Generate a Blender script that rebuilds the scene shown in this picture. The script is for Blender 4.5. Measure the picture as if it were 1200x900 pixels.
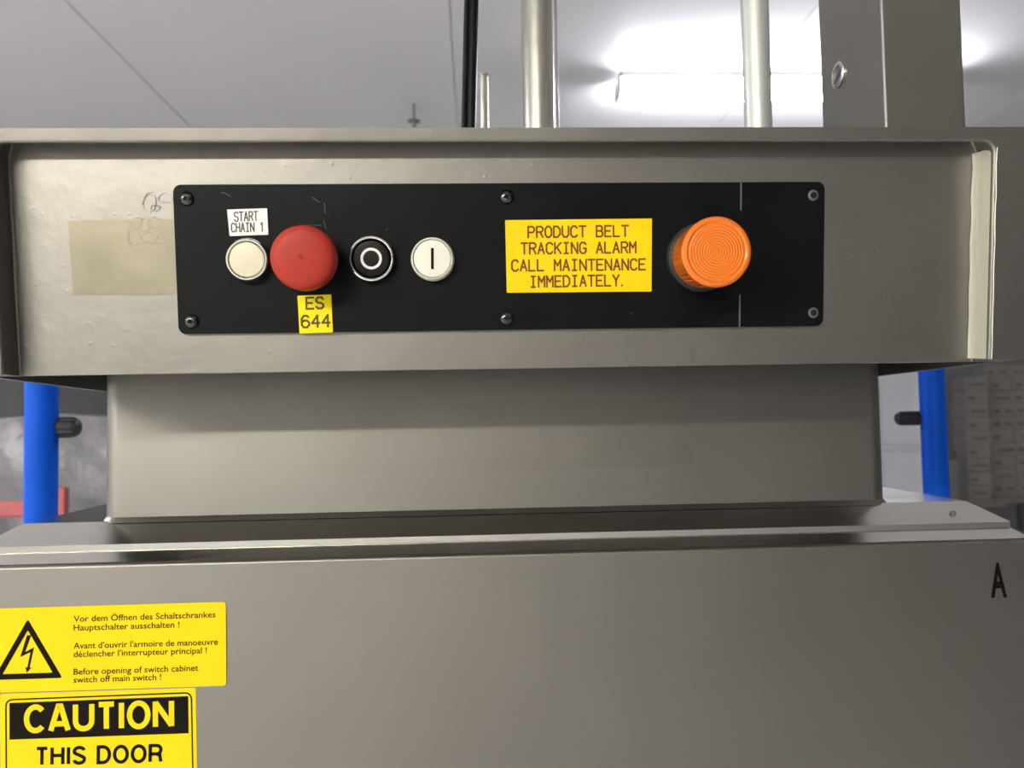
import bpy, bmesh, math, random
from mathutils import Matrix, Vector
random.seed(7)
for o in list(bpy.data.objects): bpy.data.objects.remove(o, do_unlink=True)
SC = bpy.context.scene
COL = SC.collection
V = Vector
R = math.radians

# ------------------------------------------------------------------ camera
F = 900.0                       # focal length in pixels of the 1200 x 900 frame
CAM = V((0, 0, 1.55))
dY = V(((560 - 600) / F, -(489 - 450) / F, 1.0)).normalized()     # world Y seen from the camera (x right, y up, z forward)
ta = 0.0163
dX = V((1, ta, -(dY.x + dY.y * ta) / dY.z)).normalized()
dZ = dY.cross(dX)
if dZ.y < 0: dZ = -dZ
cam_d = bpy.data.cameras.new('camera')
cam_d.sensor_fit = 'HORIZONTAL'; cam_d.sensor_width = 36.0; cam_d.lens = 36.0 * F / 1200.0
cam_d.clip_start = 0.02; cam_d.clip_end = 100
cam_d.dof.use_dof = True; cam_d.dof.focus_distance = 0.52; cam_d.dof.aperture_fstop = 9.0
cam = bpy.data.objects.new('camera', cam_d); COL.objects.link(cam)
rot = Matrix(((dX.x, dX.y, -dX.z), (dY.x, dY.y, -dY.z), (dZ.x, dZ.y, -dZ.z)))   # columns: camera right, up, back in world
cam.matrix_world = Matrix.Translation(CAM) @ rot.to_4x4()
SC.camera = cam

# ------------------------------------------------------------------ world and exposure
w = bpy.data.worlds.new('world'); SC.world = w; w.use_nodes = True
w.node_tree.nodes['Background'].inputs[0].default_value = (0.8, 0.85, 1.0, 1)
w.node_tree.nodes['Background'].inputs[1].default_value = 0.05
vs = SC.view_settings
vs.view_transform = 'Standard'; vs.look = 'None'; vs.gamma = 1.0; vs.use_curve_mapping = False
vs.exposure = 0.7
KEY, WASH, SIDE = 114.0, 52.0, 80.0          # strength of the tube lamps

# ------------------------------------------------------------------ pixel helpers
def ray(px, py):
    d = V(((px - 600) / F, -(py - 450) / F, 1.0))
    q = V((d.dot(dX), d.dot(dY), d.dot(dZ)))
    return q / q.y
def at(px, py, Y): return CAM + ray(px, py) * Y
def at_z(px, py, z):
    d = ray(px, py); return CAM + d * ((z - CAM.z) / d.z)

# ------------------------------------------------------------------ materials
MATS = {}
def mat(name, col, rough=0.5, metal=0.0, bump=None, var=None, emit=None, coat=0.0, trans=0.0, ior=1.45, spec=None, stretch=None, rvar=None, aniso=0.0):
    m = bpy.data.materials.new(name); m.use_nodes = True
    nt = m.node_tree; b = nt.nodes['Principled BSDF']
    b.inputs['Base Color'].default_value = (*col, 1); b.inputs['Roughness'].default_value = rough
    b.inputs['Metallic'].default_value = metal; b.inputs['IOR'].default_value = ior
    b.inputs['Coat Weight'].default_value = coat; b.inputs['Transmission Weight'].default_value = trans
    b.inputs['Anisotropic'].default_value = aniso
    if spec is not None: b.inputs['Specular IOR Level'].default_value = spec
    if emit:
        b.inputs['Emission Color'].default_value = (*emit[0], 1); b.inputs['Emission Strength'].default_value = emit[1]
    tc = None
    def coords():
        nonlocal tc
        if tc is None:
            t = nt.nodes.new('ShaderNodeTexCoord'); mp = nt.nodes.new('ShaderNodeMapping')
            nt.links.new(t.outputs['Object'], mp.inputs[0])
            if stretch: mp.inputs['Scale'].default_value = stretch
            tc = mp
        return tc.outputs[0]
    if var:                                     # (scale, amount): slow colour variation
        n = nt.nodes.new('ShaderNodeTexNoise'); n.inputs['Scale'].default_value = var[0]; n.inputs['Detail'].default_value = 6
        nt.links.new(coords(), n.inputs['Vector'])
        r = nt.nodes.new('ShaderNodeValToRGB'); k = var[1]
        r.color_ramp.elements[0].position = 0.3; r.color_ramp.elements[1].position = 0.7
        r.color_ramp.elements[0].color = (*[c * (1 - k) for c in col], 1)
        r.color_ramp.elements[1].color = (*[min(1, c * (1 + k)) for c in col], 1)
        nt.links.new(n.outputs['Fac'], r.inputs[0]); nt.links.new(r.outputs[0], b.inputs['Base Color'])
        if rvar:
            mr = nt.nodes.new('ShaderNodeMapRange'); mr.inputs['To Min'].default_value = rough - rvar; mr.inputs['To Max'].default_value = rough + rvar
            nt.links.new(n.outputs['Fac'], mr.inputs[0]); nt.links.new(mr.outputs[0], b.inputs['Roughness'])
    if bump:                                    # list of (scale, distance, stretch)
        prev = None
        for sc_, dist, kind in bump:
            if kind == 'dots':                  # rare weld spatter
                n = nt.nodes.new('ShaderNodeTexVoronoi'); n.inputs['Scale'].default_value = sc_
                nt.links.new(coords(), n.inputs['Vector'])
                rr = nt.nodes.new('ShaderNodeMapRange'); rr.inputs['From Min'].default_value = 0.0; rr.inputs['From Max'].default_value = 0.13
                rr.inputs['To Min'].default_value = 1; rr.inputs['To Max'].default_value = 0
                nt.links.new(n.outputs['Distance'], rr.inputs[0]); out = rr.outputs[0]
            else:
                n = nt.nodes.new('ShaderNodeTexNoise'); n.inputs['Scale'].default_value = sc_; n.inputs['Detail'].default_value = 4
                nt.links.new(coords(), n.inputs['Vector']); out = n.outputs['Fac']
            bp = nt.nodes.new('ShaderNodeBump'); bp.inputs['Distance'].default_value = dist; bp.inputs['Strength'].default_value = 1.0
            nt.links.new(out, bp.inputs['Height'])
            if prev: nt.links.new(prev.outputs[0], bp.inputs['Normal'])
            prev = bp
        nt.links.new(prev.outputs[0], b.inputs['Normal'])
    MATS[name] = m
    return m

STEEL = (0.236, 0.228, 0.209)         # the same sheet on head, neck, door and column
M_head = mat('blasted_steel', STEEL, 0.44, 1.0, bump=[(38, 0.0005, ''), (140, 0.00016, ''), (85, 0.00016, 'dots')], var=(9, 0.05), rvar=0.03)
M_neck = mat('blasted_steel_neck', STEEL, 0.40, 1.0, bump=[(30, 0.00015, '')], var=(7, 0.05), rvar=0.03)
M_roof = mat('brushed_steel_roof', (0.70, 0.685, 0.65), 0.19, 1.0, var=(60, 0.05), stretch=(0.06, 1, 1), rvar=0.04)
M_door = mat('blasted_steel_door', STEEL, 0.42, 1.0, bump=[(25, 0.0004, '')], var=(6, 0.04), rvar=0.03)
M_col = mat('column_steel', STEEL, 0.45, 1.0, var=(14, 0.06), rvar=0.03)
M_tube = mat('tube_steel', (0.46, 0.45, 0.40), 0.30, 1.0, var=(20, 0.05))
M_tube2 = mat('pale_tube', (0.62, 0.64, 0.62), 0.42, 0.6, var=(20, 0.04))
M_weld = mat('weld_steel', (0.60, 0.59, 0.49), 0.42, 0.45, bump=[(160, 0.0006, '')])
M_plate = mat('black_plate', (0.0034, 0.0036, 0.0048), 0.46, 0.0, var=(24, 0.35), rvar=0.08, spec=0.13)
M_screw = mat('black_screw', (0.09, 0.09, 0.092), 0.24, 1.0)
M_screw2 = mat('worn_screw', (0.30, 0.30, 0.31), 0.28, 1.0)
M_black = mat('black_plastic', (0.006, 0.006, 0.006), 0.40, spec=0.2)
M_socket = mat('socket_dark', (0.004, 0.004, 0.004), 0.7)
M_print = mat('black_print', (0.006, 0.004, 0.002), 0.55, spec=0.1)
M_white = mat('white_plastic', (0.80, 0.80, 0.70), 0.35, var=(80, 0.03))
M_cream = mat('cream_plastic', (0.72, 0.68, 0.52), 0.40, var=(90, 0.05))
M_chrome = mat('chrome_ring', (0.78, 0.78, 0.76), 0.16, 1.0)
M_whitering = mat('white_print', (0.85, 0.85, 0.82), 0.5)
M_red = mat('red_plastic', (0.385, 0.036, 0.024), 0.42, var=(60, 0.10), spec=0.2)
M_redc = mat('red_collar', (0.16, 0.012, 0.010), 0.5)
M_yellow = mat('yellow_sticker', (0.90, 0.66, 0.005), 0.38, var=(40, 0.03), spec=0.2)
M_amber = mat('amber_label', (0.94, 0.63, 0.006), 0.40, var=(120, 0.04), spec=0.2)
M_lemon = mat('lemon_label', (0.88, 0.76, 0.01), 0.42, var=(120, 0.04), spec=0.2)
M_brown = mat('engraved_brown', (0.16, 0.045, 0.004), 0.6)
M_brown2 = mat('engraved_olive', (0.10, 0.065, 0.008), 0.6)
M_lwhite = mat('white_label', (0.82, 0.83, 0.84), 0.4)
M_dprint = mat('thin_black_engraving', (0.03, 0.03, 0.03), 0.6)
M_orange = mat('orange_lens', (0.90, 0.205, 0.001), 0.20, trans=0.15, spec=0.7, coat=0.6)
M_orange2 = mat('orange_reflector', (1.0, 0.30, 0.01), 0.30, 0.55)
M_lampbase = mat('lamp_base', (0.022, 0.024, 0.023), 0.45, spec=0.3)
M_resid = mat('adhesive_residue', (0.222, 0.206, 0.155), 0.48, 0.9, var=(22, 0.16), bump=[(60, 0.0002, '')])
M_resid2 = mat('tape_ghost', (0.225, 0.216, 0.195), 0.40, 1.0, var=(14, 0.04))
M_scrib = mat('scribble_mark', (0.172, 0.162, 0.135), 0.5, 0.8)
M_scratch = mat('pale_scratch', (0.13, 0.135, 0.135), 0.5)
M_scuff = mat('faint_scuff', (0.05, 0.052, 0.053), 0.5)
M_blue = mat('blue_paint', (0.0025, 0.080, 0.56), 0.40, var=(20, 0.06), spec=0.15)
M_rubber = mat('black_rubber', (0.016, 0.017, 0.020), 0.55)
M_ceil = mat('ceiling_panel_white', (0.80, 0.79, 0.80), 0.20, var=(0.7, 0.02))
M_seam = mat('ceiling_seam', (0.62, 0.61, 0.61), 0.7)
M_wall = mat('wall_white', (0.84, 0.845, 0.86), 0.55, var=(0.8, 0.03))
M_floor = mat('floor_epoxy', (0.60, 0.595, 0.61), 0.4, var=(2.0, 0.08))
M_lampbody = mat('lamp_batten', (0.16, 0.165, 0.165), 0.5)
M_cap = mat('lamp_end_cap', (0.45, 0.46, 0.45), 0.5)
M_carton = mat('carton_board', (0.82, 0.795, 0.775), 0.75, var=(3, 0.03))
M_mark = mat('carton_print', (0.42, 0.40, 0.41), 0.8)
M_tape = mat('carton_tape', (0.93, 0.93, 0.93), 0.4)
M_wood = mat('pallet_wood', (0.70, 0.645, 0.59), 0.8, var=(8, 0.1))
M_wrap = mat('stretch_wrapped_goods', (0.22, 0.215, 0.23), 0.32, 0.2, var=(2.6, 0.30), bump=[(5, 0.05, '')])
M_redp = mat('red_rail_paint', (0.42, 0.10, 0.10), 0.5)
M_wpan = mat('white_gloss_panel', (0.62, 0.625, 0.66), 0.3)
M_dark = mat('dark_paint', (0.10, 0.10, 0.13), 0.5)
def lamp_mat(name, col, s): return mat(name, (0.9, 0.9, 0.9), 0.5, emit=(col, s))

# ------------------------------------------------------------------ object helpers
MW = {}
def link(name, me, material=None, parent=None, M=None, smooth=35):
    o = bpy.data.objects.new(name, me); COL.objects.link(o)
    M = M or Matrix.Identity(4)
    if material and me is not None and not me.materials: me.materials.append(material)
    if parent is not None:
        o.parent = parent; o.matrix_parent_inverse = MW[parent].inverted()
    o.matrix_basis = M; MW[o] = M.copy()
    if me is not None and smooth and not me.get('done'):
        for p in me.polygons: p.use_smooth = True
        me.set_sharp_from_angle(angle=R(smooth)); me['done'] = 1
    if me is not None and smooth:
        wn = o.modifiers.new('weighted_normal', 'WEIGHTED_NORMAL'); wn.keep_sharp = True; wn.weight = 100
    return o
def empty(name, loc): 
    o = link(name, None, M=Matrix.Translation(V(loc))); o.empty_display_size = 0.05
    return o
def tag(o, label, cat, group=None, kind=None):
    o['label'] = label; o['category'] = cat
    if group: o['group'] = group
    if kind: o['kind'] = kind
    return o
def struct(o): o['kind'] = 'structure'; return o
def to_mesh(bm, name='m'):
    bmesh.ops.recalc_face_normals(bm, faces=bm.faces)
    me = bpy.data.meshes.new(name); bm.to_mesh(me); bm.free(); return me
def pydata(vs_, fs):
    bm = bmesh.new(); vv = [bm.verts.new(v) for v in vs_]
    for f in fs:
        try: bm.faces.new([vv[i] for i in f])
        except ValueError: pass
    return to_mesh(bm)
def box(x0, x1, y0, y1, z0, z1, bev=0.0, seg=2):
    bm = bmesh.new()
    bmesh.ops.create_cube(bm, size=1, matrix=Matrix.Translation(((x0+x1)/2, (y0+y1)/2, (z0+z1)/2)) @ Matrix.Diagonal((x1-x0, y1-y0, z1-z0, 1)))
    if bev: bmesh.ops.bevel(bm, geom=list(bm.edges), offset=bev, segments=seg, affect='EDGES', profile=0.5)
    return to_mesh(bm)
def lathe(prof, seg=64, mod=None):
    """prof: list of (r, h); axis = local z. mod(i, k) scales the radius at angle step i of ring k"""
    bm = bmesh.new(); rings = []
    for k, (r, h) in enumerate(prof):
        if r < 1e-7: rings.append([bm.verts.new((0, 0, h))]); continue
        ring = []
        for i in range(seg):
            a = 2 * math.pi * i / seg; rr = r * (mod(i, k) if mod else 1)
            ring.append(bm.verts.new((rr * math.cos(a), rr * math.sin(a), h)))
        rings.append(ring)
    for a, b in zip(rings, rings[1:]):
        for i in range(seg):
            j = (i + 1) % seg
            if len(a) == 1 and len(b) == 1: continue
            if len(a) == 1: bm.faces.new((a[0], b[i], b[j]))
            elif len(b) == 1: bm.faces.new((a[i], a[j], b[0]))
            else: bm.faces.new((a[i], a[j], b[j], b[i]))
    return to_mesh(bm)
def slab(poly, t, bev=0.0):
    """polygon in local xy, thickness 0..t in local z"""
    bm = bmesh.new()
    a = [bm.verts.new((x, y, 0)) for x, y in poly]; b = [bm.verts.new((x, y, t)) for x, y in poly]
    bm.faces.new(list(reversed(a))); top = bm.faces.new(b); n = len(poly)
    for i in range(n): bm.faces.new((a[i], a[(i+1) % n], b[(i+1) % n], b[i]))
    if bev: bmesh.ops.bevel(bm, geom=list(top.edges), offset=bev, segments=2, affect='EDGES', profile=0.5)
    return to_mesh(bm)
def rrect(x0, x1, y0, y1, r, n=6):
    out = []
    for cx, cy, a0 in ((x1-r, y1-r, 0), (x0+r, y1-r, 90), (x0+r, y0+r, 180), (x1-r, y0+r, 270)):
        for i in range(n + 1):
            a = R(a0 + 90 * i / n); out.append((cx + r*math.cos(a), cy + r*math.sin(a)))
    return out
def rquad(q, r, n=4):
    """quad given by corners in order, rounded by r"""
    out = []; N = len(q)
    for i in range(N):
        p = V(q[i]); a = (V(q[i-1]) - p).normalized(); b = (V(q[(i+1) % N]) - p).normalized()
        s, e = p + a * r, p + b * r
        for k in range(n + 1):
            t = k / n; out.append(tuple((s*(1-t)**2 + p*2*t*(1-t) + e*t*t)))
    return out
def ribbons(lines, wd, t=0.0001):
    """flat strokes (slightly raised) for engraved or drawn lines, in local xy"""
    bm = bmesh.new()
    def prism(pts):
        a = [bm.verts.new((x, y, 0)) for x, y in pts]; b = [bm.verts.new((x, y, t)) for x, y in pts]
        bm.faces.new(b); n = len(pts)
        for i in range(n): bm.faces.new((a[i], a[(i+1) % n], b[(i+1) % n], b[i]))
    for ln in lines:
        for (x0, y0), (x1, y1) in zip(ln, ln[1:]):
            d = V((x1-x0, y1-y0)); 
            if d.length < 1e-9: continue
            d.normalize(); nn = V((-d.y, d.x)) * wd/2; e = d * wd * 0.4
            prism([(x0-e.x-nn.x, y0-e.y-nn.y), (x1+e.x-nn.x, y1+e.y-nn.y), (x1+e.x+nn.x, y1+e.y+nn.y), (x0-e.x+nn.x, y0-e.y+nn.y)])
    me = bpy.data.meshes.new('strokes'); bm.normal_update(); bm.to_mesh(me); bm.free(); return me
def strips(lines, wd):
    """flat mitred strokes without overlaps inside a stroke; each stroke a hair above the one before"""
    vs_, fs = [], []
    for q, ln in enumerate(lines):
        pts = [V(p) for p in ln]; pts = [p for i, p in enumerate(pts) if i == 0 or (p-pts[i-1]).length > 1e-6]; closed = (pts[0]-pts[-1]).length < 1e-7
        if closed: pts = pts[:-1]
        n = len(pts); base = len(vs_)
        for i, p in enumerate(pts):
            a = (p - pts[i-1]).normalized() if (i > 0 or closed) else None
            b = (pts[(i+1) % n] - p).normalized() if (i < n-1 or closed) else None
            a = a or b; b = b or a
            na, nb = V((-a.y, a.x)), V((-b.y, b.x)); m = (na+nb).normalized(); k_ = 1/max(0.45, m.dot(na))
            for sg in (-1, 1): vs_.append((*(p + m*(sg*wd/2*k_)), 0.00006 + q*0.00001))
        for i in range(n if closed else n-1):
            j = (i+1) % n; fs.append((base+2*i, base+2*j, base+2*j+1, base+2*i+1))
    me = bpy.data.meshes.new('strokes'); me.from_pydata(vs_, [], fs); me.update(); return me
def tube(p0, p1, r, seg=40):
    d = V(p1) - V(p0); L = d.length
    me = lathe([(0, 0), (r*0.96, 0), (r, r*0.06), (r, L-r*0.06), (r*0.96, L), (0, L)], seg)
    M = Matrix.Translation(V(p0)) @ d.to_track_quat('Z', 'Y').to_matrix().to_4x4()
    return me, M

# ------------------------------------------------------------------ lettering
GL = {  # one-line engraving alphabet on a 4 x 6 grid
 'A': [[(0,0),(2,6),(4,0)],[(0.7,2),(3.3,2)]], 'B': [[(0,0),(0,6),(2.8,6),(3.7,5.2),(3.7,3.9),(2.8,3.2),(0,3.2)],[(2.8,3.2),(4,2.3),(4,0.9),(3,0),(0,0)]],
 'C': [[(4,5),(3,6),(1.2,6),(0,4.7),(0,1.3),(1.2,0),(3,0),(4,1)]], 'D': [[(0,0),(0,6),(2.4,6),(4,4.4),(4,1.6),(2.4,0),(0,0)]],
 'E': [[(4,0),(0,0),(0,6),(4,6)],[(0,3.1),(3.2,3.1)]], 'G': [[(4,5),(3,6),(1.2,6),(0,4.7),(0,1.3),(1.2,0),(3,0),(4,1),(4,2.7),(2.4,2.7)]],
 'H': [[(0,0),(0,6)],[(4,0),(4,6)],[(0,3.1),(4,3.1)]], 'I': [[(2,0),(2,6)],[(0.7,0),(3.3,0)],[(0.7,6),(3.3,6)]],
 'K': [[(0,0),(0,6)],[(4,6),(0,2.4)],[(1.3,3.6),(4,0)]], 'L': [[(0,6),(0,0),(3.8,0)]], 'M': [[(0,0),(0,6),(2,2.8),(4,6),(4,0)]],
 'N': [[(0,0),(0,6),(4,0),(4,6)]], 'O': [[(1.3,0),(0,1.4),(0,4.6),(1.3,6),(2.7,6),(4,4.6),(4,1.4),(2.7,0),(1.3,0)]],
 'P': [[(0,0),(0,6),(2.9,6),(4,5.1),(4,3.7),(2.9,2.8),(0,2.8)]], 'R': [[(0,0),(0,6),(2.9,6),(4,5.1),(4,3.9),(2.9,3),(0,3)],[(2.2,3),(4,0)]],
 'S': [[(4,5),(3,6),(1.1,6),(0,5),(0,4),(1,3.2),(3,2.8),(4,2),(4,1),(3,0),(1,0),(0,1)]], 'T': [[(2,0),(2,6)],[(-0.1,6),(4.1,6)]],
 'U': [[(0,6),(0,1.4),(1.2,0),(2.8,0),(4,1.4),(4,6)]], 'Y': [[(0,6),(2,3),(4,6)],[(2,3),(2,0)]],
 '.': [[(0.3,0),(0.5,0.2)]], '1': [[(1,4.8),(2.4,6),(2.4,0)]], '4': [[(3,0),(3,6),(0,2),(4,2)]],
 '6': [[(3.7,5.3),(2.8,6),(1.2,6),(0,4.4),(0,1.4),(1.1,0),(2.9,0),(4,1.2),(4,2.4),(2.9,3.5),(1.1,3.5),(0,2.4)]], ' ': []}
def engrave(s, x0, x1, yb, cap, wd, slope=0.0, narrow_i=False):
    """text between x0 and x1 with its baseline at yb (local xy)"""
    adv = 5.6; n = len(s); total = adv*(n-1) + 4
    sx = (x1-x0)/total; sy = cap/6; lines = []
    for i, ch in enumerate(s):
        for ln in GL[ch]:
            pts = []
            for gx, gy in ln:
                X = x0 + (i*adv + gx)*sx; pts.append((X, yb + gy*sy + slope*(X-x0)))
            lines.append(pts)
    return ribbons(lines, wd)
def arc(cx, cy, rx, ry, a0, a1, n=14): return [(cx + rx*math.cos(R(a0+(a1-a0)*i/n)), cy + ry*math.sin(R(a0+(a1-a0)*i/n))) for i in range(n+1)]
BOLD = {  # heavy grotesque capitals: centre lines on a cap height of 1, stroke 0.16, (width, strokes)
 'C': (0.78, [arc(0.41, 0.5, 0.33, 0.42, 42, 318, 26)]), 'A': (0.78, [[(0.07, 0.05), (0.345, 0.92), (0.435, 0.92), (0.71, 0.05)], [(0.2, 0.29), (0.58, 0.29)]]),
 'U': (0.76, [[(0.08, 0.95), (0.08, 0.36)] + arc(0.38, 0.36, 0.30, 0.28, 180, 360, 14) + [(0.68, 0.36), (0.68, 0.95)]]), 'T': (0.68, [[(0.34, 0.05), (0.34, 0.9)], [(0.06, 0.92), (0.62, 0.92)]]),
 'I': (0.20, [[(0.1, 0.05), (0.1, 0.95)]]), 'O': (0.84, [arc(0.42, 0.5, 0.34, 0.42, 0, 360, 32)]), 'N': (0.76, [[(0.08, 0.05), (0.08, 0.95)], [(0.08, 0.92), (0.68, 0.08)], [(0.68, 0.05), (0.68, 0.95)]]),
 'H': (0.74, [[(0.08, 0.05), (0.08, 0.95)], [(0.66, 0.05), (0.66, 0.95)], [(0.08, 0.52), (0.66, 0.52)]]),
 'S': (0.72, [arc(0.36, 0.715, 0.27, 0.205, 15, 205, 14) + [(0.16, 0.60), (0.36, 0.51), (0.56, 0.41)] + arc(0.36, 0.285, 0.28, 0.205, 25, -170, 14)]),
 'D': (0.76, [[(0.08, 0.08), (0.08, 0.92), (0.34, 0.92)] + arc(0.34, 0.5, 0.34, 0.42, 90, -90, 18) + [(0.34, 0.08), (0.08, 0.08)]]),
 'R': (0.76, [[(0.08, 0.05), (0.08, 0.92), (0.42, 0.92)] + arc(0.42, 0.695, 0.24, 0.225, 90, -90, 12) + [(0.42, 0.47), (0.10, 0.47)], [(0.40, 0.47), (0.60, 0.40), (0.66, 0.05)]]), ' ': (0.34, [])}
def bold_text(s, p0, p1, cap, wd=0.155, track=0.12):
    x = 0; lines = []
    for ch in s:
        w_, st = BOLD[ch]
        lines += [[(x+a, b) for a, b in l] for l in st]; x += w_ + track
    total = x - track; L = (V(p1)-V(p0)).length; sx = L/total; ang = math.atan2(p1[1]-p0[1], p1[0]-p0[0])
    out = []
    for l in lines: out.append([(p0[0] + a*sx*math.cos(ang) - b*cap*math.sin(ang), p0[1] + a*sx*math.sin(ang) + b*cap*math.cos(ang)) for a, b in l])
    return strips(out, wd*cap)
def text_mesh(s, off=0.0, spacing=1.0):
    c = bpy.data.curves.new('t', 'FONT'); c.body = s; c.size = 1; c.offset = off; c.space_character = spacing
    c.resolution_u = 3; c.extrude = 0.0
    o = bpy.data.objects.new('t', c); COL.objects.link(o)
    bpy.context.view_layer.update()
    me = bpy.data.meshes.new_from_object(o.evaluated_get(bpy.context.evaluated_depsgraph_get()))
    bpy.data.objects.remove(o, do_unlink=True); bpy.data.curves.remove(c)
    return me
_h = text_mesh('H'); HCAP = max(v.co.y for v in _h.vertices)
def print_text(name, s, p0, p1, cap, material, parent, frame, off=0.0, lift=0.0, spacing=1.0):
    """flat printed line from p0 to p1 (frame coordinates), cap height cap"""
    me = text_mesh(s, off, spacing)
    xs = [v.co.x for v in me.vertices]; a, b = min(xs), max(xs)
    d = V(p1) - V(p0); L = d.length; ang = math.atan2(d.y, d.x)
    for v in me.vertices:
        x = (v.co.x - a) / (b - a) * L; y = v.co.y / HCAP * cap
        v.co = (p0[0] + x*math.cos(ang) - y*math.sin(ang), p0[1] + x*math.sin(ang) + y*math.cos(ang), lift)
    me.materials.clear()
    return link(name, me, material, parent, frame, smooth=0)

# ================================================================== ROOM
CZ = 2.80
RX0, RX1, RY0, RY1 = -5.2, 11.0, -8.5, 15.0
floor = struct(link('floor', box(RX0-.1, RX1+.1, RY0-.1, RY1+.1, -0.1, 0), M_floor))
struct(link('wall_back', box(RX0-.1, RX1+.1, RY1, RY1+.1, 0, CZ+.1), M_wall))
struct(link('wall_front', box(RX0-.1, RX1+.1, RY0-.1, RY0, 0, CZ+.1), M_wall))
struct(link('wall_left', box(RX0-.1, RX0, RY0, RY1, 0, CZ+.1), M_wall))
struct(link('wall_right', box(RX1, RX1+.1, RY0, RY1, 0, CZ+.1), M_wall))
ceiling = struct(link('ceiling', box(RX0-.1, RX1+.1, RY0-.1, RY1+.1, CZ+.006, CZ+.12), M_seam))
seam0, pitch, gap = -0.065, 1.13, 0.005
k = math.floor((RX0 - seam0) / pitch)
pm = box(-pitch/2+gap/2, pitch/2-gap/2, RY0, RY1, 0, 0.03, 0.002, 1)
while seam0 + k*pitch < RX1:
    a, b = max(RX0, seam0 + k*pitch), min(RX1, seam0 + (k+1)*pitch)
    me = pm if abs(b - a - pitch) < 1e-6 else box(-(b-a)/2+gap/2, (b-a)/2-gap/2, RY0, RY1, 0, 0.03, 0.002, 1)
    link('ceiling_panel', me, M_ceil, ceiling, Matrix.Translation(((a+b)/2, 0, CZ)))
    k += 1

# ------------------------------------------------------------------ ceiling lamps
def make_lamp(L=1.19):
    prof = [(y_, z_-0.014) for y_, z_ in ((-0.044, -0.012), (-0.048, -0.032), (-0.044, -0.056), (-0.030, -0.072), (0, -0.078), (0.030, -0.072), (0.044, -0.056), (0.048, -0.032), (0.044, -0.012))]
    n = len(prof)
    vs_ = [(-L/2, y, z) for y, z in prof] + [(L/2, y, z) for y, z in prof]
    fs = [(i, i+1, n+i+1, n+i) for i in range(n-1)] + [(n-1, 0, n, 2*n-1), tuple(range(n)), tuple(range(n, 2*n))]
    diff = pydata(vs_, fs)
    cv = [(-0.009, y*1.06, z*1.02) for y, z in prof] + [(0.0, y*1.06, z*1.02) for y, z in prof]
    cap = pydata(cv, fs)
    return box(-L/2, L/2, -0.043, 0.043, -0.027, 0.0, 0.002), diff, cap, L
LB, LD, LC, LL = make_lamp()
def lamp(x, y, rz, col, s, label, group=None, where=''):
    M = Matrix.Translation((x, y, CZ)) @ Matrix.Rotation(R(rz), 4, 'Z')
    t = empty('ceiling_lamp' + where, (x, y, CZ)); t.matrix_basis = M; MW[t] = M.copy()
    tag(t, label, 'lamp', group)
    link('batten', LB, M_lampbody, t, M)
    link('diffuser' + where, LD.copy(), lamp_mat('lamp_glow', col, s), t, M)
    link('end_cap', LC, M_cap, t, M @ Matrix.Translation((-LL/2, 0, 0)))
    link('end_cap', LC, M_cap, t, M @ Matrix.Translation((LL/2 + .009, 0, 0)))
    return t
WARM, COOL = (1.0, 0.945, 0.82), (0.93, 0.94, 1.0)
lamp(1.135, 2.76, 0, COOL, WASH, 'glowing white tube lamp on the ceiling behind the square steel column')
for x, where in ((-4.05, '_front_left_offscreen'), (-2.65, '_front_middle_offscreen'), (-1.25, '_front_right_offscreen')):   # the row behind the photographer that throws the head's shadow on the neck
    lamp(x, -3.1, 0, WARM, KEY, 'tube lamp in the ceiling row facing the control panel from the front', 'lamps in the front row', where)
lamp(-3.2, 1.3, 90, COOL, SIDE, 'tube lamp on the ceiling beside the left blue post', None, '_left_offscreen')   # lights the left flank of the left blue post

# ------------------------------------------------------------------ sprinkler on the ceiling
sp = at(485, 141, 3.02)
t = empty('ceiling_sprinkler', (sp.x, sp.y, CZ)); tag(t, 'small grey pendant sprinkler hanging from the white ceiling', 'sprinkler')
link('stem', *((lambda a: (a[0], M_lampbody, t, a[1]))(tube((sp.x, sp.y, sp.z), (sp.x, sp.y, CZ), 0.006, 16))))
link('deflector', lathe([(0, 0), (0.026, 0.0), (0.027, 0.003), (0.02, 0.007), (0, 0.008)], 24), M_lampbody, t, Matrix.Translation((sp.x, sp.y, sp.z-.004)))
link('bulb_frame', lathe([(0, -0.03), (0.008, -0.028), (0.011, -0.015), (0.007, -0.004), (0, -0.003)], 20), M_lampbody, t, Matrix.Translation((sp.x, sp.y, sp.z)))

# ================================================================== MACHINE
root = empty('processing_machine', (0.02, 0.75, 0))
tag(root, 'grey stainless steel machine with a black button panel above a sticker-covered switch cabinet', 'machine')

# ---- frame of the tilted control face: u right, v up, w towards the viewer
TAU = R(6)
N3 = V((0, -math.cos(TAU), -math.sin(TAU))); V3 = V((0, -math.sin(TAU), math.cos(TAU))); U3 = V((1, 0, 0))
PO = at(585, 300, 0.505); PO.x = 0.0
d0 = ray(585, 300); PO = CAM + d0 * 0.505; PO = V((0, PO.y, PO.z))
PF = Matrix(((U3.x, V3.x, N3.x, PO.x), (U3.y, V3.y, N3.y, PO.y), (U3.z, V3.z, N3.z, PO.z), (0, 0, 0, 1)))
def face(px, py, w_=0.0):
    """pixel -> (u, v) on the control face raised by w_"""
    d = ray(px, py); q = PO + N3 * w_
    s = (q - CAM).dot(N3) / d.dot(N3); P = CAM + d * s - q
    return P.dot(U3), P.dot(V3)
def uvw(u, v, w_): return PO + U3*u + V3*v + N3*w_
WF = 0.017
ZB = CAM.z + 0.0323
def vb(w_): return (ZB - PO.z + w_*math.sin(TAU)) / math.cos(TAU)
OX = 0.505 * d0.x
UL, UR, VT, RC = OX-0.3135, OX+0.3245, 0.0700, 0.0075       # inner opening
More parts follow.
